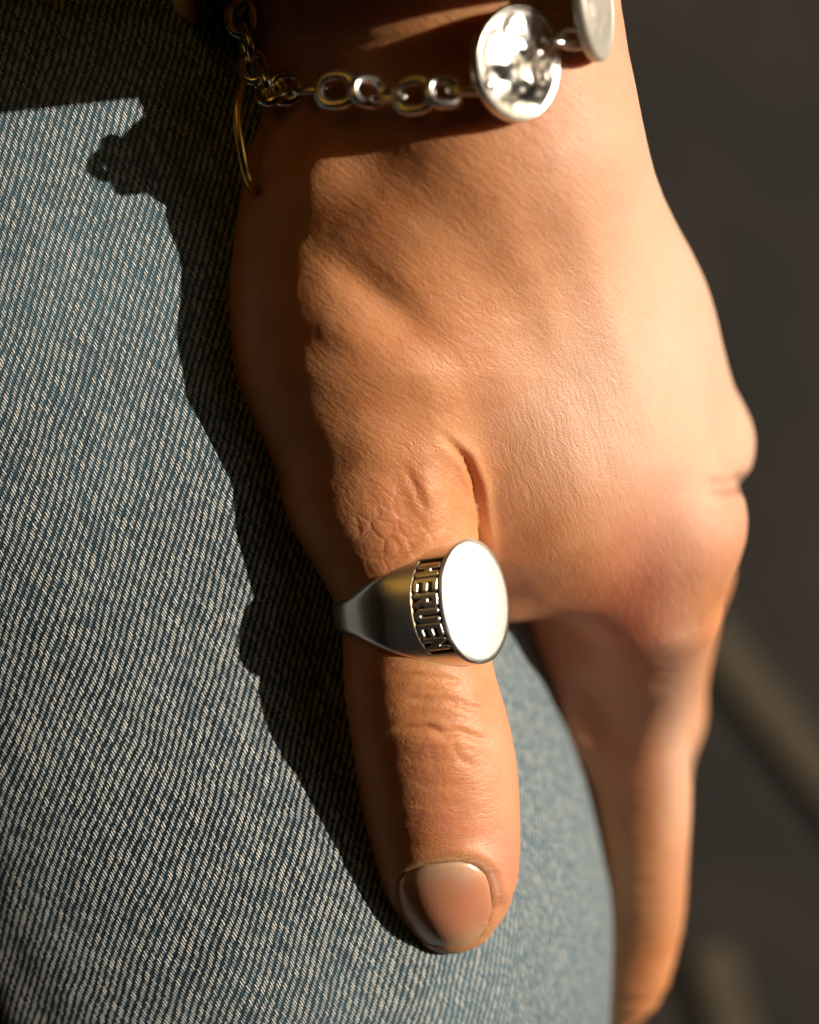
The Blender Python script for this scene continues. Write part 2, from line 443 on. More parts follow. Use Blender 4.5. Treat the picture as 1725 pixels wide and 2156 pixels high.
PINKY = [(1360, 820, -72, 8.5), (1300, 1050, -96, 8), (1260, 1260, -112, 7.5), (1250, 1420, -120, 7)]

def chainsdf(p, pts, k=4.0):
    d = None
    for a, b in zip(pts[:-1], pts[1:]):
        e = cone(p, PV(*a[:3]), PV(*b[:3]), a[3], b[3])
        d = e if d is None else smin(d, e, k)
    return d

def hand_sdf(p):
    # forearm and wrist
    d = econe(p, PV(880, -2200, 22), PV(910, 40, 6), v3(.90, 0, .44), 34, 23.5, 26, 17.5)
    d = smin(d, econe(p, PV(910, 40, 6), PV(965, 330, 3), v3(.93, 0, .36), 24, 23.5, 17.5, 16), 10)
    # metacarpal block: dorsum leaning to the right
    d = smin(d, econe(p, PV(975, 330, 3), PV(1140, 780, -15), v3(.80, 0, -.60), 20, 26, 15, 14), 16)
    d = smin(d, econe(p, PV(1140, 780, -16), PV(1240, 1030, -30), v3(.72, 0, -.70), 26, 28, 14, 12), 12)
    d = smin(d, cone(p, PV(1120, 260, -2), PV(1450, 940, -36), 11, 9.0), 9)
    d = smin(d, cone(p, PV(1040, 350, 3), PV(1400, 1110, -22), 13, 10.6), 12)
    # thenar mass
    d = smin(d, cone(p, PV(735, 560, -2), PV(770, 800, -2), 15.2, 15.2), 12)
    d = smin(d, cone(p, PV(700, 400, 1), PV(735, 560, -2), 9.5, 15.2), 10)
    # first web
    d = smin(d, cone(p, PV(900, 620, -1), PV(1150, 1010, -13), 14, 12.0), 12)
    d = smin(d, cone(p, PV(1150, 990, -13), PV(1208, 1085, -20), 12.0, 9.6), 10)
    d = smin(d, cone(p, PV(1208, 1085, -20), PV(1322, 1225, -28), 9.6, 8.4), 7)
    d = smin(d, cone(p, PV(1150, 1205, -41), PV(1246, 1435, -52), 12.5, 11.2), 5)
    d = smin(d, cone(p, PV(1246, 1435, -52), PV(1312, 1620, -57), 11.2, 9.4), 4)
    # fingers
    d = smin(d, chainsdf(p, INDEX[:3], 5), 6)
    m = (p[:, 0] > 12) & (p[:, 1] < -5) & (p[:, 2] < -20)
    if m.any():
        q = p[m]; e = None
        for a, b in zip(INDEX_FINE[:-1], INDEX_FINE[1:]):
            f = econe(q, PV(*a[:3]), PV(*b[:3]), v3(.55, 0, .83), a[3] * 1.30, b[3] * 1.30, a[3] * .86, b[3] * .88)
            e = f if e is None else np.minimum(e, f)
        full = np.full(len(p), 30.0, e.dtype); full[m] = e
        d = smin(d, full, 2.0)
    d = smin(d, chainsdf(p, MIDDLE), 4)
    d = smin(d, chainsdf(p, RING_F), 4)
    d = smin(d, chainsdf(p, PINKY), 4)
    # thumb: melts into the hand above, stays separate below
    m = (p[:, 0] < 24) & (p[:, 1] < 26) & (p[:, 2] > -34)
    t = np.full(len(p), 40.0, p.dtype)
    if m.any():
        q = p[m]; e = None
        for a, b in zip(THUMB_FINE[:-1], THUMB_FINE[1:]):
            f = cone(q, PV(*a[:3]), PV(*b[:3]), a[3], b[3]); e = f if e is None else np.minimum(e, f)
        t[m] = e
    t = smin(t, cone(p, PV(770, 800, -2), PV(800, 1010, -1), 15.2, 12.6), 6)
    v = 1078 - p[:, 1] / SC_
    k = np.clip((1060 - v) / 260.0, 0, 1) * 11 + 2.2
    return smin(d, t, k)

def uv_of(p):
    s = SC_ * (CAMZ - p[:, 2]) / CAMZ
    return p[:, 0] / s + 862.5, 1078 - p[:, 1] / s

def gauss(u, v, cu, cv, su, sv, ang=0.0):
    a = math.radians(ang); c, s = math.cos(a), math.sin(a)
    x = (u - cu) * c + (v - cv) * s; y = -(u - cu) * s + (v - cv) * c
    return np.exp(-0.5 * ((x / su) ** 2 + (y / sv) ** 2))

def poly_dist(u, v, pts):
    best = np.full(len(u), 1e9); par = np.zeros(len(u))
    n = len(pts) - 1
    for i in range(n):
        (x0, y0), (x1, y1) = pts[i], pts[i + 1]
        dx, dy = x1 - x0, y1 - y0
        t = np.clip(((u - x0) * dx + (v - y0) * dy) / (dx * dx + dy * dy), 0, 1)
        d = np.hypot(u - x0 - t * dx, v - y0 - t * dy)
        m = d < best; best[m] = d[m]; par[m] = ((i + t) / n)[m]
    return best, par

# relief: (u, v, su, sv, angle, mm)
BUMPS = [
    (672, 345, 44, 80, 35, 1.2), (790, 330, 90, 60, 20, -1.0),
    (790, 610, 90, 26, 35, -0.7), (850, 690, 100, 34, 42, -0.6), (870, 520, 120, 40, 35, 0.4),
    (720, 700, 60, 28, 25, 0.5), (930, 820, 100, 40, 50, 0.5), (900, 1010, 40, 60, 5, 0.8),
    (860, 1060, 22, 50, -12, -0.5), (800, 960, 50, 40, 10, 0.5), (1005, 900, 40, 70, -30, -0.8),
    (1230, 820, 30, 190, -15, -0.3), (1150, 640, 34, 190, -28, 0.3), (1310, 720, 30, 200, -20, 0.5),
    (1545, 1020, 30, 14, -10, -1.4),
    (880, 1485, 30, 34, 0, -0.25), (905, 1565, 60, 14, 3, 0.3), (985, 1480, 40, 40, 0, 0.25),
]
# creases: points, half width (units), depth mm
CREASES = [
    ([(930, 915), (985, 970), (1004, 1020), (1013, 1080), (1022, 1180), (1030, 1300)], 8, 1.1),
    ([(800, 1552), (850, 1536), (905, 1532), (935, 1546), (965, 1540), (1010, 1556), (1040, 1560)], 7.0, 0.62),
    ([(850, 1470), (890, 1475), (935, 1472), (990, 1490), (1030, 1500)], 4.5, 0.42),
    ([(820, 1430), (870, 1421), (930, 1428), (985, 1440)], 4.5, 0.38),
    ([(835, 1400), (900, 1402), (960, 1412), (1010, 1420)], 3, 0.18),
    ([(860, 1452), (905, 1447), (960, 1456)], 3, 0.2),
    ([(870, 1503), (930, 1510), (990, 1530)], 3, 0.16),
    ([(850, 1600), (910, 1606), (960, 1600), (1010, 1612)], 3, 0.18),
    ([(870, 1648), (930, 1652), (985, 1650)], 3, 0.18),
    ([(860, 1690), (910, 1696), (980, 1694)], 3, 0.14),
    ([(905, 1560), (912, 1600), (918, 1640)], 2.6, 0.12),
    ([(945, 1556), (965, 1590), (1000, 1620)], 3, 0.2),
    ([(780, 1180), (830, 1172), (890, 1140)], 3, 0.2),
    ([(850, 980), (880, 1040), (900, 1080)], 4, 0.3),
    ([(560, 80), (700, 95), (860, 80), (1000, 60)], 5, 0.15),
    ([(1565, 1012), (1530, 1018), (1490, 1016)], 12, 0.45),
]
# nail frame
NA = PV(936, 1888, 0)
tv = PV(946, 1862, 0) - PV(916, 1590, 0); tv /= np.linalg.norm(tv)      # along the thumb, towards the tip
wv = np.array([-tv[1], tv[0], 0], np.float32)
NW, NL = 6.8, 6.9
def nail_coords(p):
    q = p[:, :2] - NA[:2]
    return q @ wv[:2], q @ tv[:2]
def nail_rad(w, l):
    # base is squarer on the wrist side, rounder at the tip
    n = np.where(l < 0, 2.8, 2.5)
    ll = l / np.where(l < 0, 5.9, 7.2); ww = (w + 0.0 * l) / NW
    return (np.abs(ww) ** n + np.abs(ll) ** n) ** (1 / n)

def build_hand(parent):
    V, F = sdf_mesh(hand_sdf, (-34, -104, -134), (54, 190, 44), 0.8)
    me = bpy.data.meshes.new('t')
    o = mesh_obj('hand', V, F, SKIN, parent, scale=1.0)
    md = o.modifiers.new('s', 'SUBSURF'); md.levels = 1; md.render_levels = 1
    dg = bpy.context.evaluated_depsgraph_get()
    ev = o.evaluated_get(dg); me = bpy.data.meshes.new_from_object(ev)
    o.modifiers.clear(); old = o.data; o.data = me; bpy.data.meshes.remove(old)
    n = len(me.vertices); p = np.empty(n * 3, np.float32); me.vertices.foreach_get('co', p); p = p.reshape(-1, 3)
    for _ in range(2):
        g = grad(hand_sdf, p, 0.15); l2 = np.maximum((g ** 2).sum(1), 0.15)
        p = p - np.clip(hand_sdf(p) / l2, -0.6, 0.6)[:, None] * g
    g = grad(hand_sdf, p, 0.6); N = g / np.maximum(np.linalg.norm(g, axis=1), 1e-6)[:, None]
    u, v = uv_of(p); front = np.clip(N[:, 2] * 3 + 0.5, 0, 1)
    dsp = np.zeros(n)
    for cu, cv, su, sv, a_, am in BUMPS: dsp += am * gauss(u, v, cu, cv, su, sv, a_)
    for pts, w, dep in CREASES:
        d, t = poly_dist(u, v, pts); dep = dep * min(1, w / 7 + 0.15) * (0.72 if pts[0][1] > 1380 else 1.0); w = max(w, 7.0)
        tap = np.clip(np.sin(np.clip(t, 0.02, 0.98) * math.pi) * 1.6, 0, 1)
        dsp -= dep * tap * np.exp(-(d / w) ** 2)
        dsp += dep * 0.30 * tap * np.exp(-((d - 2.2 * w) / (1.4 * w)) ** 2)
    dsp += 0.10 * vnoise(p * 0.16) + 0.035 * vnoise(p * 0.45) + 0.02 * vnoise(p * 1.3)
    # nail bed and folds
    w, l = nail_coords(p); r = nail_rad(w, l)
    inn = np.clip((1.0 - r) / 0.10, 0, 1); inn = inn * inn * (3 - 2 * inn)
    dsp -= 0.85 * inn * (front > 0.5)
    side = np.exp(-((r - 1.24) / 0.15) ** 2) * np.clip((3.0 - l) / 3.0, 0, 1)
    dsp += (0.16 * side + 0.40 * side * np.clip(w / 3, 0, 1)) * front * (0.35 + 0.65 * np.clip(np.abs(w) / NW, 0, 1))
    dsp -= 0.12 * np.exp(-((r - 1.0) / 0.035) ** 2) * front * (l < 5)
    p = p + N * (dsp * front)[:, None]
    me.vertices.foreach_set('co', (p * MM).astype(np.float32).ravel())
    me.update()
    red = (0.9 * gauss(u, v, 995, 556, 7, 9) + 0.8 * gauss(u, v, 1370, 1180, 60, 110, 10) + 0.45 * gauss(u, v, 1350, 1330, 120, 50, 30) + 0.5 * gauss(u, v, 1540, 1120, 40, 80)
           + 0.9 * gauss(u, v, 1065, 1830, 26, 60) + 0.55 * gauss(u, v, 960, 1740, 90, 35, 5) + 0.35 * gauss(u, v, 910, 1600, 60, 60)
           + 0.5 * gauss(u, v, 1230, 1450, 90, 120, 20) + 0.3 * gauss(u, v, 800, 1120, 60, 60) + 0.4 * gauss(u, v, 1330, 1640, 40, 60))
    red = red + 0.35 * gauss(u, v, 1440, 1000, 120, 60, 10)
    pale = 0.35 * gauss(u, v, 1060, 1600, 45, 220) + 0.75 / (1 + np.exp(-(u - 1230) / 90)) * np.clip((1250 - v) / 300, 0, 1) + 0.3 * gauss(u, v, 1420, 620, 120, 380, -14) + 0.4 * gauss(u, v, 1180, 850, 120, 120) + 0.7 * gauss(u, v, 1430, 1560, 40, 200)  # sunlit right side, thumb edge, finger and sheen spot painted paler
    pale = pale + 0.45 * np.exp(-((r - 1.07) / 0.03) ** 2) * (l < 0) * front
    thumb = np.clip((v - 1040) / 160, 0, 1) * np.clip((1110 - u) / 60, 0, 1)
    coarse = gauss(u, v, 815, 1130, 80, 75, 20) + 0.25 * gauss(u, v, 900, 1600, 90, 120)
    steep = np.clip((u - 1000 + (v - 700) * 0.35) / 160, 0, 1) * np.clip((v - 620) / 200, 0, 1)
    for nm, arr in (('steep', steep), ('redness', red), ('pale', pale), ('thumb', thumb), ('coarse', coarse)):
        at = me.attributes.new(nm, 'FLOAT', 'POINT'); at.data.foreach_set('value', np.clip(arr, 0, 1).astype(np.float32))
    me.polygons.foreach_set('use_smooth', [True] * len(me.polygons))
    return o

def build_nail(parent):
    na, nl = 48, 56
    top = []; uv = []
    W = np.linspace(-1, 1, na); L = np.linspace(-1, 1, nl)
    for lj in L:
        for wi in W:
            # map the square onto the superellipse
            x, y = wi, lj
            m = max(abs(x), abs(y)) + 1e-9; nn = 2.8 if y < 0 else 2.5
            rr = (abs(x) ** nn + abs(y) ** nn) ** (1 / nn) + 1e-9
            s = m / rr
            w = x * s * NW * 1.03; l = y * s * (5.9 if y < 0 else 7.2) * 1.03
            top.append((w, l)); uv.append(((wi + 1) / 2, (lj + 1) / 2))
    top = np.array(top)
    xy = NA[:2] + top[:, :1] * wv[:2] + top[:, 1:] * tv[:2]
    z0 = np.full(len(xy), -12.0); z1 = np.full(len(xy), 20.0)
    # march down from above to the surface
    z = np.full(len(xy), 16.0); 
    for _ in range(60):
        p = np.column_stack([xy, z]).astype(np.float32)
        d = hand_sdf(p); z = z - np.clip(d, -0.5, 2) * 0.9
    a, b = top[:, 0] / 7, top[:, 1] / 7
    A = np.stack([a ** i_ * b ** j_ for i_ in range(5) for j_ in range(5 - i_)], 1)
    z = A @ np.linalg.lstsq(A, np.maximum(z, -8), rcond=None)[0]
    p = np.column_stack([xy, z]).astype(np.float32)
    g = grad(hand_sdf, p, 0.4); N = g / np.linalg.norm(g, axis=1)[:, None]
    r = nail_rad(top[:, 0], top[:, 1])
    off = -0.08 - 0.34 * np.clip((r - 0.9) / 0.13, 0, 1) * (top[:, 1] < 4)
    pt = p + N * off[:, None]; pb = p - N * 0.45
    V = np.concatenate([pt, pb]); n = len(pt); F = []
    for j in range(nl - 1):
        for i in range(na - 1):
            a = j * na + i
            q = (a, a + na, a + na + 1, a + 1)
            F.append(q[::-1]); F.append(tuple(x + n for x in q))
    bd = [i for i in range(na)] + [j * na + na - 1 for j in range(1, nl)] + [(nl - 1) * na + i for i in range(na - 2, -1, -1)] + [j * na for j in range(nl - 2, 0, -1)]
    for a, b in zip(bd, bd[1:] + bd[:1]): F.append((a, b, b + n, a + n))
    o = mesh_obj('nail', V, F, NAIL, parent)
    ul = o.data.uv_layers.new(name='UVMap'); uvf = uv + uv
    for lp in o.data.loops: ul.data[lp.index].uv = uvf[lp.vertex_index]
    return o

# ------------------------------------------------------------------ denim leg
LEGV = [-2600, -600, 240, 1000, 1480, 1640, 1850, 2156, 2500, 2900]
LEGC = [-300, -90, 20, 190, 344, 446, 530, 590, 625, 640]
LEGZ = [-52, -52, -52, -49, -48.5, -47.5, -48, -53, -74, -107]
LEGR = [68, 64, 62, 57, 52, 52, 52, 52, 52, 52]
def build_leg(parent):
    vs = np.concatenate([np.arange(-2600, -100, 50), np.arange(-100, 2400, 7.5), np.arange(2400, 2900, 25)])
    na = 420
    th = np.linspace(-math.pi, math.pi, na + 1)
    y = (1078 - vs) * SC_
    cz = lerp_curve(vs, LEGV, LEGZ); R = lerp_curve(vs, LEGV, LEGR)
    cx = (lerp_curve(vs, LEGV, LEGC) - 862.5) * SC_ * (CAMZ - cz) / CAMZ
    yy = y * (CAMZ - cz - 30) / CAMZ
    T, Y = np.meshgrid(th, yy); CX = np.repeat(cx[:, None], na + 1, 1); CZ = np.repeat(cz[:, None], na + 1, 1); RR = np.repeat(R[:, None], na + 1, 1)
    RF = np.repeat(lerp_curve(vs, [-2600, 1200, 1400, 1650, 1950, 2156, 2900], [1.1, 1.28, 1.24, 1.12, 1.07, 1.04, 1.0])[:, None], na + 1, 1)
    X = CX + RR * np.sin(T) * np.where(T < 0, 1.36, RF); Z = CZ + RR * np.cos(T)
    V = np.stack([X, Y, Z], -1).reshape(-1, 3)
    N = np.stack([np.sin(T), 0 * T, np.cos(T)], -1).reshape(-1, 3)
    dsp = 0.7 * vnoise(V * 0.035 + 3) + 0.22 * vnoise(V * 0.16)
    V = V + N * dsp[:, None]
    UV = np.stack([RR * T * np.where(T < 0, 1.2, RF) + CX, Y], -1).reshape(-1, 2)
    nv = len(vs); a = (np.arange(nv - 1)[:, None] * (na + 1) + np.arange(na)[None]).ravel()
    F = np.stack([a, a + na + 1, a + na + 2, a + 1], 1).astype(np.int32)
    o = mesh_obj('jeans', V, F, DENIM, parent)
    me = o.data
    li = np.empty(len(me.loops), np.int32); me.loops.foreach_get('vertex_index', li)
    ul = me.uv_layers.new(name='UVMap'); ul.data.foreach_set('uv', UV[li].astype(np.float32).ravel())
    u, v = uv_of(V)
    fd = 0.75 * gauss(u, v, 150, 500, 300, 420) + 0.95 * np.clip((u - 880) / 160, 0, 1) + 0.5 * gauss(u, v, 800, 2200, 300, 150)
    at = me.attributes.new('faded', 'FLOAT', 'POINT'); at.data.foreach_set('value', np.clip(fd, 0, 1).astype(np.float32))
    return o

# ------------------------------------------------------------------ person
person = empty('person', 'seated person in faded blue jeans resting a ringed left hand on the knee', 'person', (0, 0, 0))
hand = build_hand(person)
nail = build_nail(hand)
leg = build_leg(person)

# unseen mustard torso shape, added up-left of the hand for gold reflections
def build_added_shirt(parent):
    n, k = 60, 90
    th = np.linspace(0, 2 * math.pi, k + 1)[:-1]; ph = np.linspace(0.02, math.pi - 0.02, n)
    Ph, Th = np.meshgrid(ph, th, indexing='ij')
    D = np.stack([np.sin(Ph) * np.cos(Th), np.cos(Ph), np.sin(Ph) * np.sin(Th)], -1).reshape(-1, 3)
    r = 1 + 0.035 * vnoise(D * 5) + 0.02 * vnoise(D * 11)
    V = D * np.array([108, 155, 165]) * r[:, None]
    c, s = math.cos(0.5), math.sin(0.5)
    V = np.stack([V[:, 0] * c - V[:, 1] * s, V[:, 0] * s + V[:, 1] * c, V[:, 2]], -1) + np.array([-235, 215, 330])
    F = [(i * k + j, i * k + (j + 1) % k, (i + 1) * k + (j + 1) % k, (i + 1) * k + j) for i in range(n - 1) for j in range(k)]
    F += [tuple(range(k))[::-1], tuple((n - 1) * k + j for j in range(k))]
    return mesh_obj('added_shirt', V, F, ADDED_CLOTH, parent)
build_added_shirt(person)

def build_added_sleeve(parent):
    """added cuff casting the top-left shadow, just past the top of the picture"""
    n, k = 70, 96; V = []; F = []
    for shell in (0, 1):
        for i in range(n):
            t = i / (n - 1); v = 20 - 2300 * t
            c = P(805, v, 14 + 16 * t)
            for j in range(k):
                a = 2 * math.pi * j / k
                w = float(vnoise(np.array([[math.cos(a) * 2.2 + 9, math.sin(a) * 2.2, t * 9.0]]))[0])
                rr = 1 + 0.09 * w * min(1, t * 8 + 0.35) - shell * 0.05
                V.append(c + np.array([math.cos(a) * (28.5 + 24 * t) * rr, 0, math.sin(a) * (43 + 14 * t) * rr]))
    N1 = n * k
    for sh in (0, 1):
        for i in range(n - 1):
            for j in range(k):
                a = sh * N1 + i * k + j; b = sh * N1 + i * k + (j + 1) % k
                q = (a, b, b + k, a + k); F.append(q[::-1] if sh else q)
    for j in range(k):
        a, b = j, (j + 1) % k
        F.append((a, a + N1, b + N1, b))
    return mesh_obj('added_sleeve', np.array(V), F, ADDED_CLOTH, parent)
build_added_sleeve(person)  # cuff added to shade the wrist and leg

# ------------------------------------------------------------------ signet ring
RA = P(868, 1278, 0.5)
TAX = P(905, 1480, 0.5) - P(868, 1278, 0.5); TAX[2] = -0.0; TAX /= np.linalg.norm(TAX)
_c, _s = math.cos(math.radians(-3.0)), math.sin(math.radians(-3.0))
TAX = np.array([TAX[0] * _c - TAX[1] * _s, TAX[0] * _s + TAX[1] * _c, 0])
right = np.cross(TAX, [0, 0, 1]); right = right / np.linalg.norm(right)
if right[0] < 0: right = -right
HA = math.radians(45)
HD = right * math.sin(HA) + np.array([0, 0, 1]) * math.cos(HA)      # head direction
TX = right * math.cos(HA) - np.array([0, 0, 1]) * math.sin(HA)      # across, to the right
YA = -TAX                                                            # along thumb, towards the wrist
RB = np.stack([TX, YA, HD])                                          # rows: local axes
def ring_to_world(q): return q @ RB + RA
RI = 9.55; HDIST = 12.6; FA, FB = 6.7, 8.75

def ring_body(q):
    x, y, z = q.T
    r = np.hypot(x, z); ph = np.abs(np.degrees(np.arctan2(x, z)))
    ro = np.interp(ph, [0, 25, 45, 67, 90, 135, 180], [14.6, 14.3, 12.9, 12.0, 11.45, 11.1, 11.0])
    W = np.interp(ph, [0, 25, 45, 60, 75, 95, 120, 180], [8.9, 8.6, 7.3, 5.9, 4.6, 3.1, 2.25, 2.1])
    ro = ro - np.clip(np.abs(y) - 0.35 * W, 0, 10) ** 2 * np.interp(ph, [30, 60, 100], [0.0, 0.035, 0.10])
    d = smax(r - ro, np.abs(y) - W, 1.4)
    d = smax(d, RI - r, 0.5)
    dz = HDIST - z
    a = FA + 0.68 * dz; b = FB + 0.12 * dz
    m = z > 0
    e = (np.sqrt((x / a) ** 2 + (y / b) ** 2) - 1) * np.minimum(a, b)
    d = np.where(m, smax(d, e, 0.8), d)
    d = smax(d, z - HDIST, 0.55)
    return d

# raised text around the left wall; s runs from the wrist side down, h from the rim outwards
TS0, TS1, TH0, TH1 = -7.0, 6.75, 0.75, 4.4
def text_coords(q):
    x, y, z = q.T
    s = -y                                   # down the picture
    s = s * (1 + 0.012 * np.abs(s))
    h = (HDIST - z) * 1.19
    h = h - 0.0 * s
    return s, h
GL = {
 'H': [((0, 0), (0, 1)), ((1, 0), (1, 1)), ((0, .5), (1, .5))],
 'E': [((0, 0), (0, 1)), ((0, 0), (1, 0)), ((0, .5), (1, .5)), ((0, 1), (1, 1))],
 'R': [((0, 0), (0, 1)), ((0, 1), (1, 1)), ((1, 1), (1, .5)), ((0, .5), (1, .5)), ((.45, .5), (1, 0))],
 'U': [((0, 1), (0, .15)), ((0, .15), (.25, 0)), ((.25, 0), (.75, 0)), ((.75, 0), (1, .15)), ((1, .15), (1, 1))],
 'N': [((0, 0), (0, 1)), ((0, 1), (1, 0)), ((1, 0), (1, 1))],
}
WORD = 'HERUEN'
def glyph_field(s, h, k):
    """signed: >0 inside raised strokes of letter k. letter reads down; its top points to the rim (h small)."""
    n = len(WORD); cw = (TS1 - TS0 - 0.9) / n
    c0 = TS0 + 0.45 + k * cw
    px = (s - c0 - 0.06) ; py = (TH1 - 0.13 - h)
    gw = cw - 0.12; gh = TH1 - TH0 - 0.26
    hw = 0.43 if WORD[k] in 'UH' else 0.39 if WORD[k] == 'R' else 0.36
    best = np.full(len(s), 1e9)
    for (x0, y0), (x1, y1) in GL[WORD[k]]:
        ax, ay = hw + x0 * (gw - 2 * hw), hw + y0 * (gh - 2 * hw)
        bx, by = hw + x1 * (gw - 2 * hw), hw + y1 * (gh - 2 * hw)
        dx, dy = bx - ax, by - ay
        t = np.clip(((px - ax) * dx + (py - ay) * dy) / (dx * dx + dy * dy + 1e-9), 0, 1)
        # box-ended strokes
        d = np.hypot(px - ax - t * dx, py - ay - t * dy)
        best = np.minimum(best, d)
    return hw - best

def text_frame(q):
    s, h = text_coords(q)
    return np.minimum(np.minimum(s - TS0, TS1 - s), np.minimum(h - TH0, TH1 - h)) + np.where(q[:, 0] < -1.0, 0, -9)

def ring_band(q):
    d = ring_body(q)
    fr = text_frame(q)
    cut = smax(-(d + 0.30), -fr, 0.1)          # recess .42 deep inside the frame
    return smax(d, -smax(-(d + 0.30), -fr, 0.15) * 1.0, 0.12)

def build_ring():
    root = empty('signet_ring', 'silver signet ring with blank oval face and HERUEN lettering worn on the thumb', 'ring', RA.tolist())
    def loc(o):
        o.parent = root; return o
    # band with the recess
    def f(q): return ring_band(q)
    V, F = sdf_mesh(f, (-12.5, -9.6, -12), (12.5, 9.6, 13.2), 0.14)
    fr = text_frame(V); dep = ring_body(V)
    pat = np.clip((fr + 0.12) / 0.06, 0, 1) * np.clip((-dep - 0.01) / 0.06, 0, 1)
    inner = np.hypot(V[:, 0], V[:, 2]) < RI + 0.2
    face_v = (V[:, 2] > HDIST - 0.12)
    o = loc(mesh_obj('band', (V @ RB), F, SILVER))
    at = o.data.attributes.new('patina', 'FLOAT', 'POINT'); at.data.foreach_set('value', pat.astype(np.float32))
    # satin face plate, a hair proud of the head
    nr, nt_ = 24, 96; Vt = []; Ft = []
    for i in range(nr + 1):
        rr = i / nr
        for j in range(nt_):
            t = 2 * math.pi * j / nt_
            edge = max(0, rr - 0.93) / 0.07
            Vt.append((math.cos(t) * rr * (FA - 0.12), math.sin(t) * rr * (FB - 0.15), HDIST + 0.16 * (1 - rr ** 2.4) - 0.02 + 0.035 - 0.20 * edge ** 2))
    for i in range(nr):
        for j in range(nt_):
            a = i * nt_ + j; b = i * nt_ + (j + 1) % nt_
            Ft.append((a, a + nt_, b + nt_, b))
    Vt = np.array(Vt)
    loc(mesh_obj('face', Vt @ RB, Ft, SATIN))
    # letters
    for k, ch in enumerate(WORD):
        def g(q, k=k):
            s, h = text_coords(q); d = ring_body(q)
            gf = glyph_field(s, h, k)
            side = np.where(q[:, 0] < -1.0, -9.0, 9.0)
            return np.maximum(smax(smax(d + 0.02, -gf * 0.8, 0.16), -(d + 0.55), 0.05), side)
        n = len(WORD); cw = (TS1 - TS0 - 0.9) / n
        s0 = TS0 + 0.45 + k * cw
        inv = lambda s: s / (1 + 0.012 * abs(s))
        y1, y0 = -inv(s0) + 0.5, -inv(s0 + cw) - 0.5
        V, F = sdf_mesh(g, (-11.5, y0, 8.0), (-4.0, y1, 12.6), 0.085)
        if len(V):
            lo = loc(mesh_obj('letter', V @ RB, F, SILVER))
    return root
build_ring()

# ------------------------------------------------------------------ bracelet
def frame_from(n, upv):
    n = np.array(n, float); n /= np.linalg.norm(n)
    a = np.array(upv, float); a -= n * (a @ n); a /= np.linalg.norm(a)
    b = np.cross(n, a)
    return a, b, n
def link_mesh(L, W, r, nseg=40, nt=12):
    V = []; F = []
    cs = []
    for i in range(nseg):
        t = 2 * math.pi * i / nseg
        c, s = math.cos(t), math.sin(t)
        e = 2 / 2.5
        cs.append(np.array([math.copysign(abs(c) ** e, c) * (L / 2 - r), math.copysign(abs(s) ** e, s) * (W / 2 - r), 0]))
    for i in range(nseg):
        tan = cs[(i + 1) % nseg] - cs[i - 1]; tan /= np.linalg.norm(tan)
        nn = np.array([-tan[1], tan[0], 0])
        for j in range(nt):
            a = 2 * math.pi * j / nt
            V.append(cs[i] + nn * math.cos(a) * r + np.array([0, 0, 1]) * math.sin(a) * r)
    for i in range(nseg):
        for j in range(nt):
            a = i * nt + j; b = i * nt + (j + 1) % nt; c = ((i + 1) % nseg) * nt + j; d = ((i + 1) % nseg) * nt + (j + 1) % nt
            F.append((a, c, d, b))
    me_o = mesh_obj('link', np.array(V), F, CHAIN); me = me_o.data
    bpy.data.objects.remove(me_o); return me
brace = empty('bracelet', 'silver link bracelet with two hammered coins round the wrist', 'bracelet', P(1000, 150, 28).tolist())
BO = np.array(brace.location) / MM
def place(mesh, name, c, dirv, nrm, parent=brace, size=1.0):
    a, b, n = frame_from(nrm, dirv)
    o = bpy.data.objects.new(name, mesh); COL.objects.link(o); o.parent = parent
    Mx = Matrix([[a[i] * size, b[i] * size, n[i] * size, (c[i] - BO[i]) * MM] for i in range(3)] + [[0, 0, 0, 1]])
    o.matrix_local = Mx
    return o
LK = link_mesh(6.1, 5.3, 0.74)
LKS = link_mesh(5.3, 4.6, 0.70)
CON = link_mesh(5.4, 3.2, 0.48)
zz = 0
# face-on links and edge-on connectors across the front of the wrist
def top_z(u, v):
    z = 60.0
    for _ in range(80):
        d = float(hand_sdf(P(u, v, z)[None].astype(np.float32))[0]); z -= max(min(d, 4), -0.5) * 0.9
    return z
for (u, v, z, me, dirv, nrm) in [
    (602, 186, 14.5, LK, (1, -.12, .5), (-.5, .25, 1)), (656, 190, 17, CON, (1, -.05, .3), (-.1, 1, .2)),
    (708, 189, 19, LK, (1, .05, .25), (-.30, -.05, 1)), (776, 192, 22, LKS, (1, -.1, .2), (.3, .15, 1)),
    (822, 205, 23.3, CON, (1, -.05, .2), (-.1, 1, .3)), (872, 200, 24.4, LK, (1, .1, .1), (-.35, -.05, 1)),
    (934, 193, 25.3, LKS, (1, .05, .05), (.25, .15, 1)), (982, 190, 26.2, CON, (1, .05, .1), (0, 1, .35)),
    (1012, 186, 27.0, CON, (.5, .1, 1), (0.1, 1, -.1))]:
    zz = max(top_z(u, v) + (4.6 if u > 690 else 3.2), zz - 5) if u > 602 else top_z(u, v) + 1.8
    place(me, 'link', P(u, v, zz), dirv, nrm)
print('wrist z', zz, top_z(1093, 133), top_z(1250, 60))
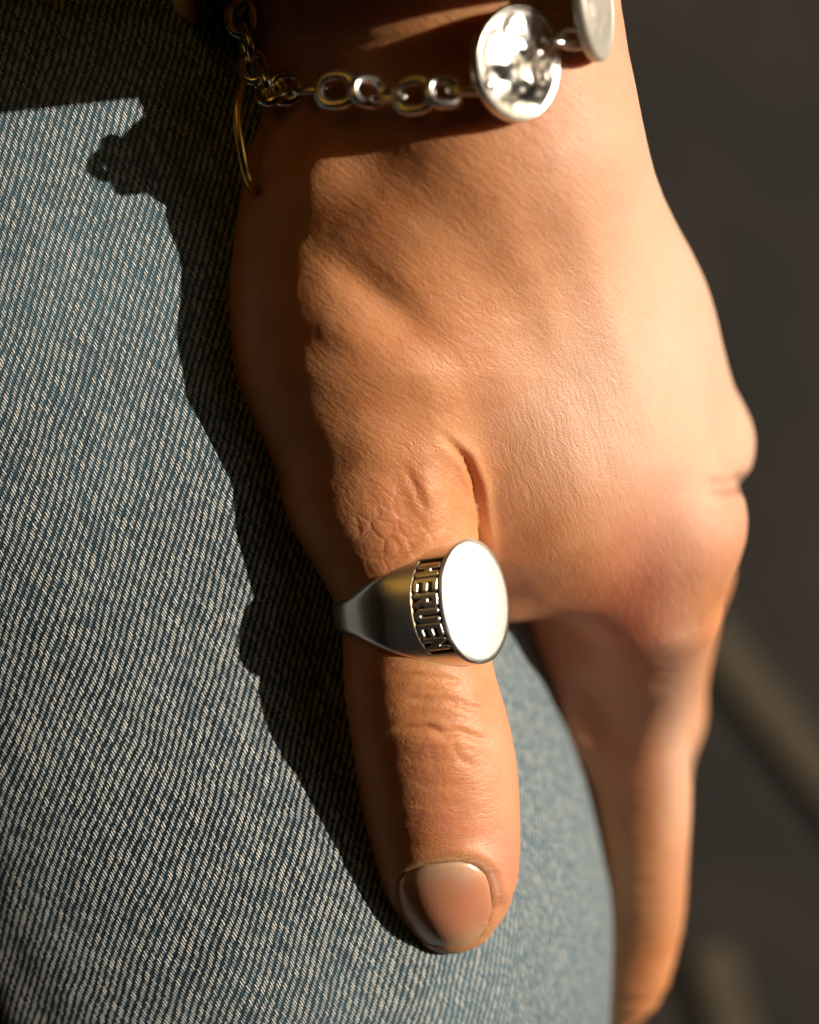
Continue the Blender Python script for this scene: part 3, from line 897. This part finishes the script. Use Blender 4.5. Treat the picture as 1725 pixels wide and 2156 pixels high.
# the rest of the chain climbs the left side of the wrist and runs round behind it
path = [(572, 196, 14), (548, 170, 10), (528, 120, 8), (514, 70, 8), (508, 20, 8), (512, -30, 4), (530, -80, -6), (560, -115, -14), (620, -130, -20),
        (690, -120, -23), (770, -100, -24), (850, -80, -24), (930, -60, -24), (1010, -40, -22), (1090, -20, -19), (1170, 0, -13), (1240, 15, -4), (1290, 20, 6)]
pp = [P(*q) for q in path]
seg = [np.linalg.norm(b - a) for a, b in zip(pp[:-1], pp[1:])]; tot = sum(seg)
s = 0.0; k = 0
def along(s):
    for a, b, L in zip(pp[:-1], pp[1:], seg):
        if s <= L: return a + (b - a) * s / L, (b - a) / L
        s -= L
    return pp[-1], (pp[-1] - pp[-2]) / seg[-1]
while s < tot:
    c, d = along(s)
    nr = np.cross(d, (0.2, 0.1, 1)); nr = nr if k % 2 else np.cross(d, nr) + 0.25 * nr
    place(LK if k % 2 else LKS, 'link', c, d, nr, size=1.1); s += 3.7; k += 1

def coin_mesh(R, th, seed):
    nr, nt = 34, 120; rng = np.random.RandomState(seed)
    V = []; F = []
    def height(x, y, r):
        # rim, beaded border and a worn raised device in the middle
        h = 0.55 * math.exp(-((r - 0.955) / 0.035) ** 2)
        q = np.array([[x * 3.1 + seed, y * 3.1, seed * 1.7]])
        q2 = np.array([[x * 8 + seed, y * 8, 2.5]])
        h += (0.62 * float(vnoise(q)[0]) + 0.22 * float(vnoise(q2)[0])) * max(0, 1 - (r / 0.86) ** 8)
        h += 0.5 * math.exp(-(((x + .1) / .35) ** 2 + ((y - .05) / .5) ** 2) ** 2)
        h += 0.12 * math.exp(-((r - 0.86) / 0.03) ** 2) * (0.5 + 0.5 * math.cos(64 * math.atan2(y, x)))
        return h
    for side in (1, -1):
        for i in range(nr + 1):
            r = (i / nr) ** 0.85
            for j in range(nt):
                t = 2 * math.pi * j / nt; x, y = r * math.cos(t), r * math.sin(t)
                wob = 1 + 0.012 * math.sin(3 * t + seed) + 0.006 * math.sin(60 * t)
                z = side * (th / 2 + 0.62 * height(x, y, r)) - 0.55 * (r * r) * 1.0
                if i == nr: z = side * th * 0.42 - 0.55
                V.append((x * R * wob, y * R * wob, z))
    n1 = (nr + 1) * nt
    for sd in (0, 1):
        for i in range(nr):
            for j in range(nt):
                a = sd * n1 + i * nt + j; b = sd * n1 + i * nt + (j + 1) % nt
                q = (a, a + nt, b + nt, b); F.append(q if sd == 0 else q[::-1])
    for j in range(nt):
        a = nr * nt + j; b = nr * nt + (j + 1) % nt
        F.append((a, a + n1, b + n1, b))
    o = mesh_obj('coin', np.array(V), F, COIN); me = o.data; bpy.data.objects.remove(o); return me
c1 = place(coin_mesh(7.5, 1.0, 3), 'coin', P(1093, 133, top_z(1093, 133) + 3.2), (.12, 1, .05), (.66, -.10, .75))
c1['label'] = 'round silver coin facing the sun'
COIN = M('dull_coin').set(Base_Color=(0.62, 0.58, 0.50), Metallic=0.55, Roughness=0.5).m
c2 = place(coin_mesh(7.6, 1.0, 11), 'coin', P(1258, 5, top_z(1250, 60) + 3.5), (.1, 1, -.1), (.93, .05, .34))
c2['label'] = 'second coin turned almost edge-on at the right of the wrist'
for (u, v, z, dirv, nrm) in [(1178, 84, top_z(1178, 84) + 2.5, (1, .2, -.6), (.2, 1, .5)), (1208, 80, top_z(1208, 80) + 3, (.6, .1, -.6), (.5, -.1, .8))]:
    place(CON, 'link', P(u, v, z), dirv, nrm)

# thin gold bangle behind the chain
def tube(name, pts, r, mat, nt=10, parent=None, closed=False):
    pts = [np.array(q, float) for q in pts]; V = []; F = []; n = len(pts)
    for i, c in enumerate(pts):
        t = (pts[(i + 1) % n] if (closed or i < n - 1) else c) - (pts[i - 1] if (closed or i > 0) else c)
        t /= np.linalg.norm(t); a = np.cross(t, (0.3, 0.9, 0.2)); a /= np.linalg.norm(a); b = np.cross(t, a)
        for j in range(nt):
            w = 2 * math.pi * j / nt; V.append(c + a * math.cos(w) * r + b * math.sin(w) * r)
    for i in range(n if closed else n - 1):
        for j in range(nt):
            a = i * nt + j; b = i * nt + (j + 1) % nt; c_ = ((i + 1) % n) * nt + j; d_ = ((i + 1) % n) * nt + (j + 1) % nt
            F.append((a, c_, d_, b))
    return mesh_obj(name, np.array(V), F, mat, parent)
bang = []
key = [P(512, 170, 12), P(500, 230, 14), P(508, 310, 14), P(526, 385, 12), P(560, 430, 6), P(640, 470, -4)]
for t in np.linspace(0, len(key) - 1, 70):
    bang.append(np.array([float(lerp_curve(t, range(len(key)), [k_[c_] for k_ in key])) for c_ in range(3)]))
g = tube('gold_cord', bang, 0.6, GOLD)
g['label'] = 'thin gold wire hanging below the bracelet left of the wrist'; g['category'] = 'wire'
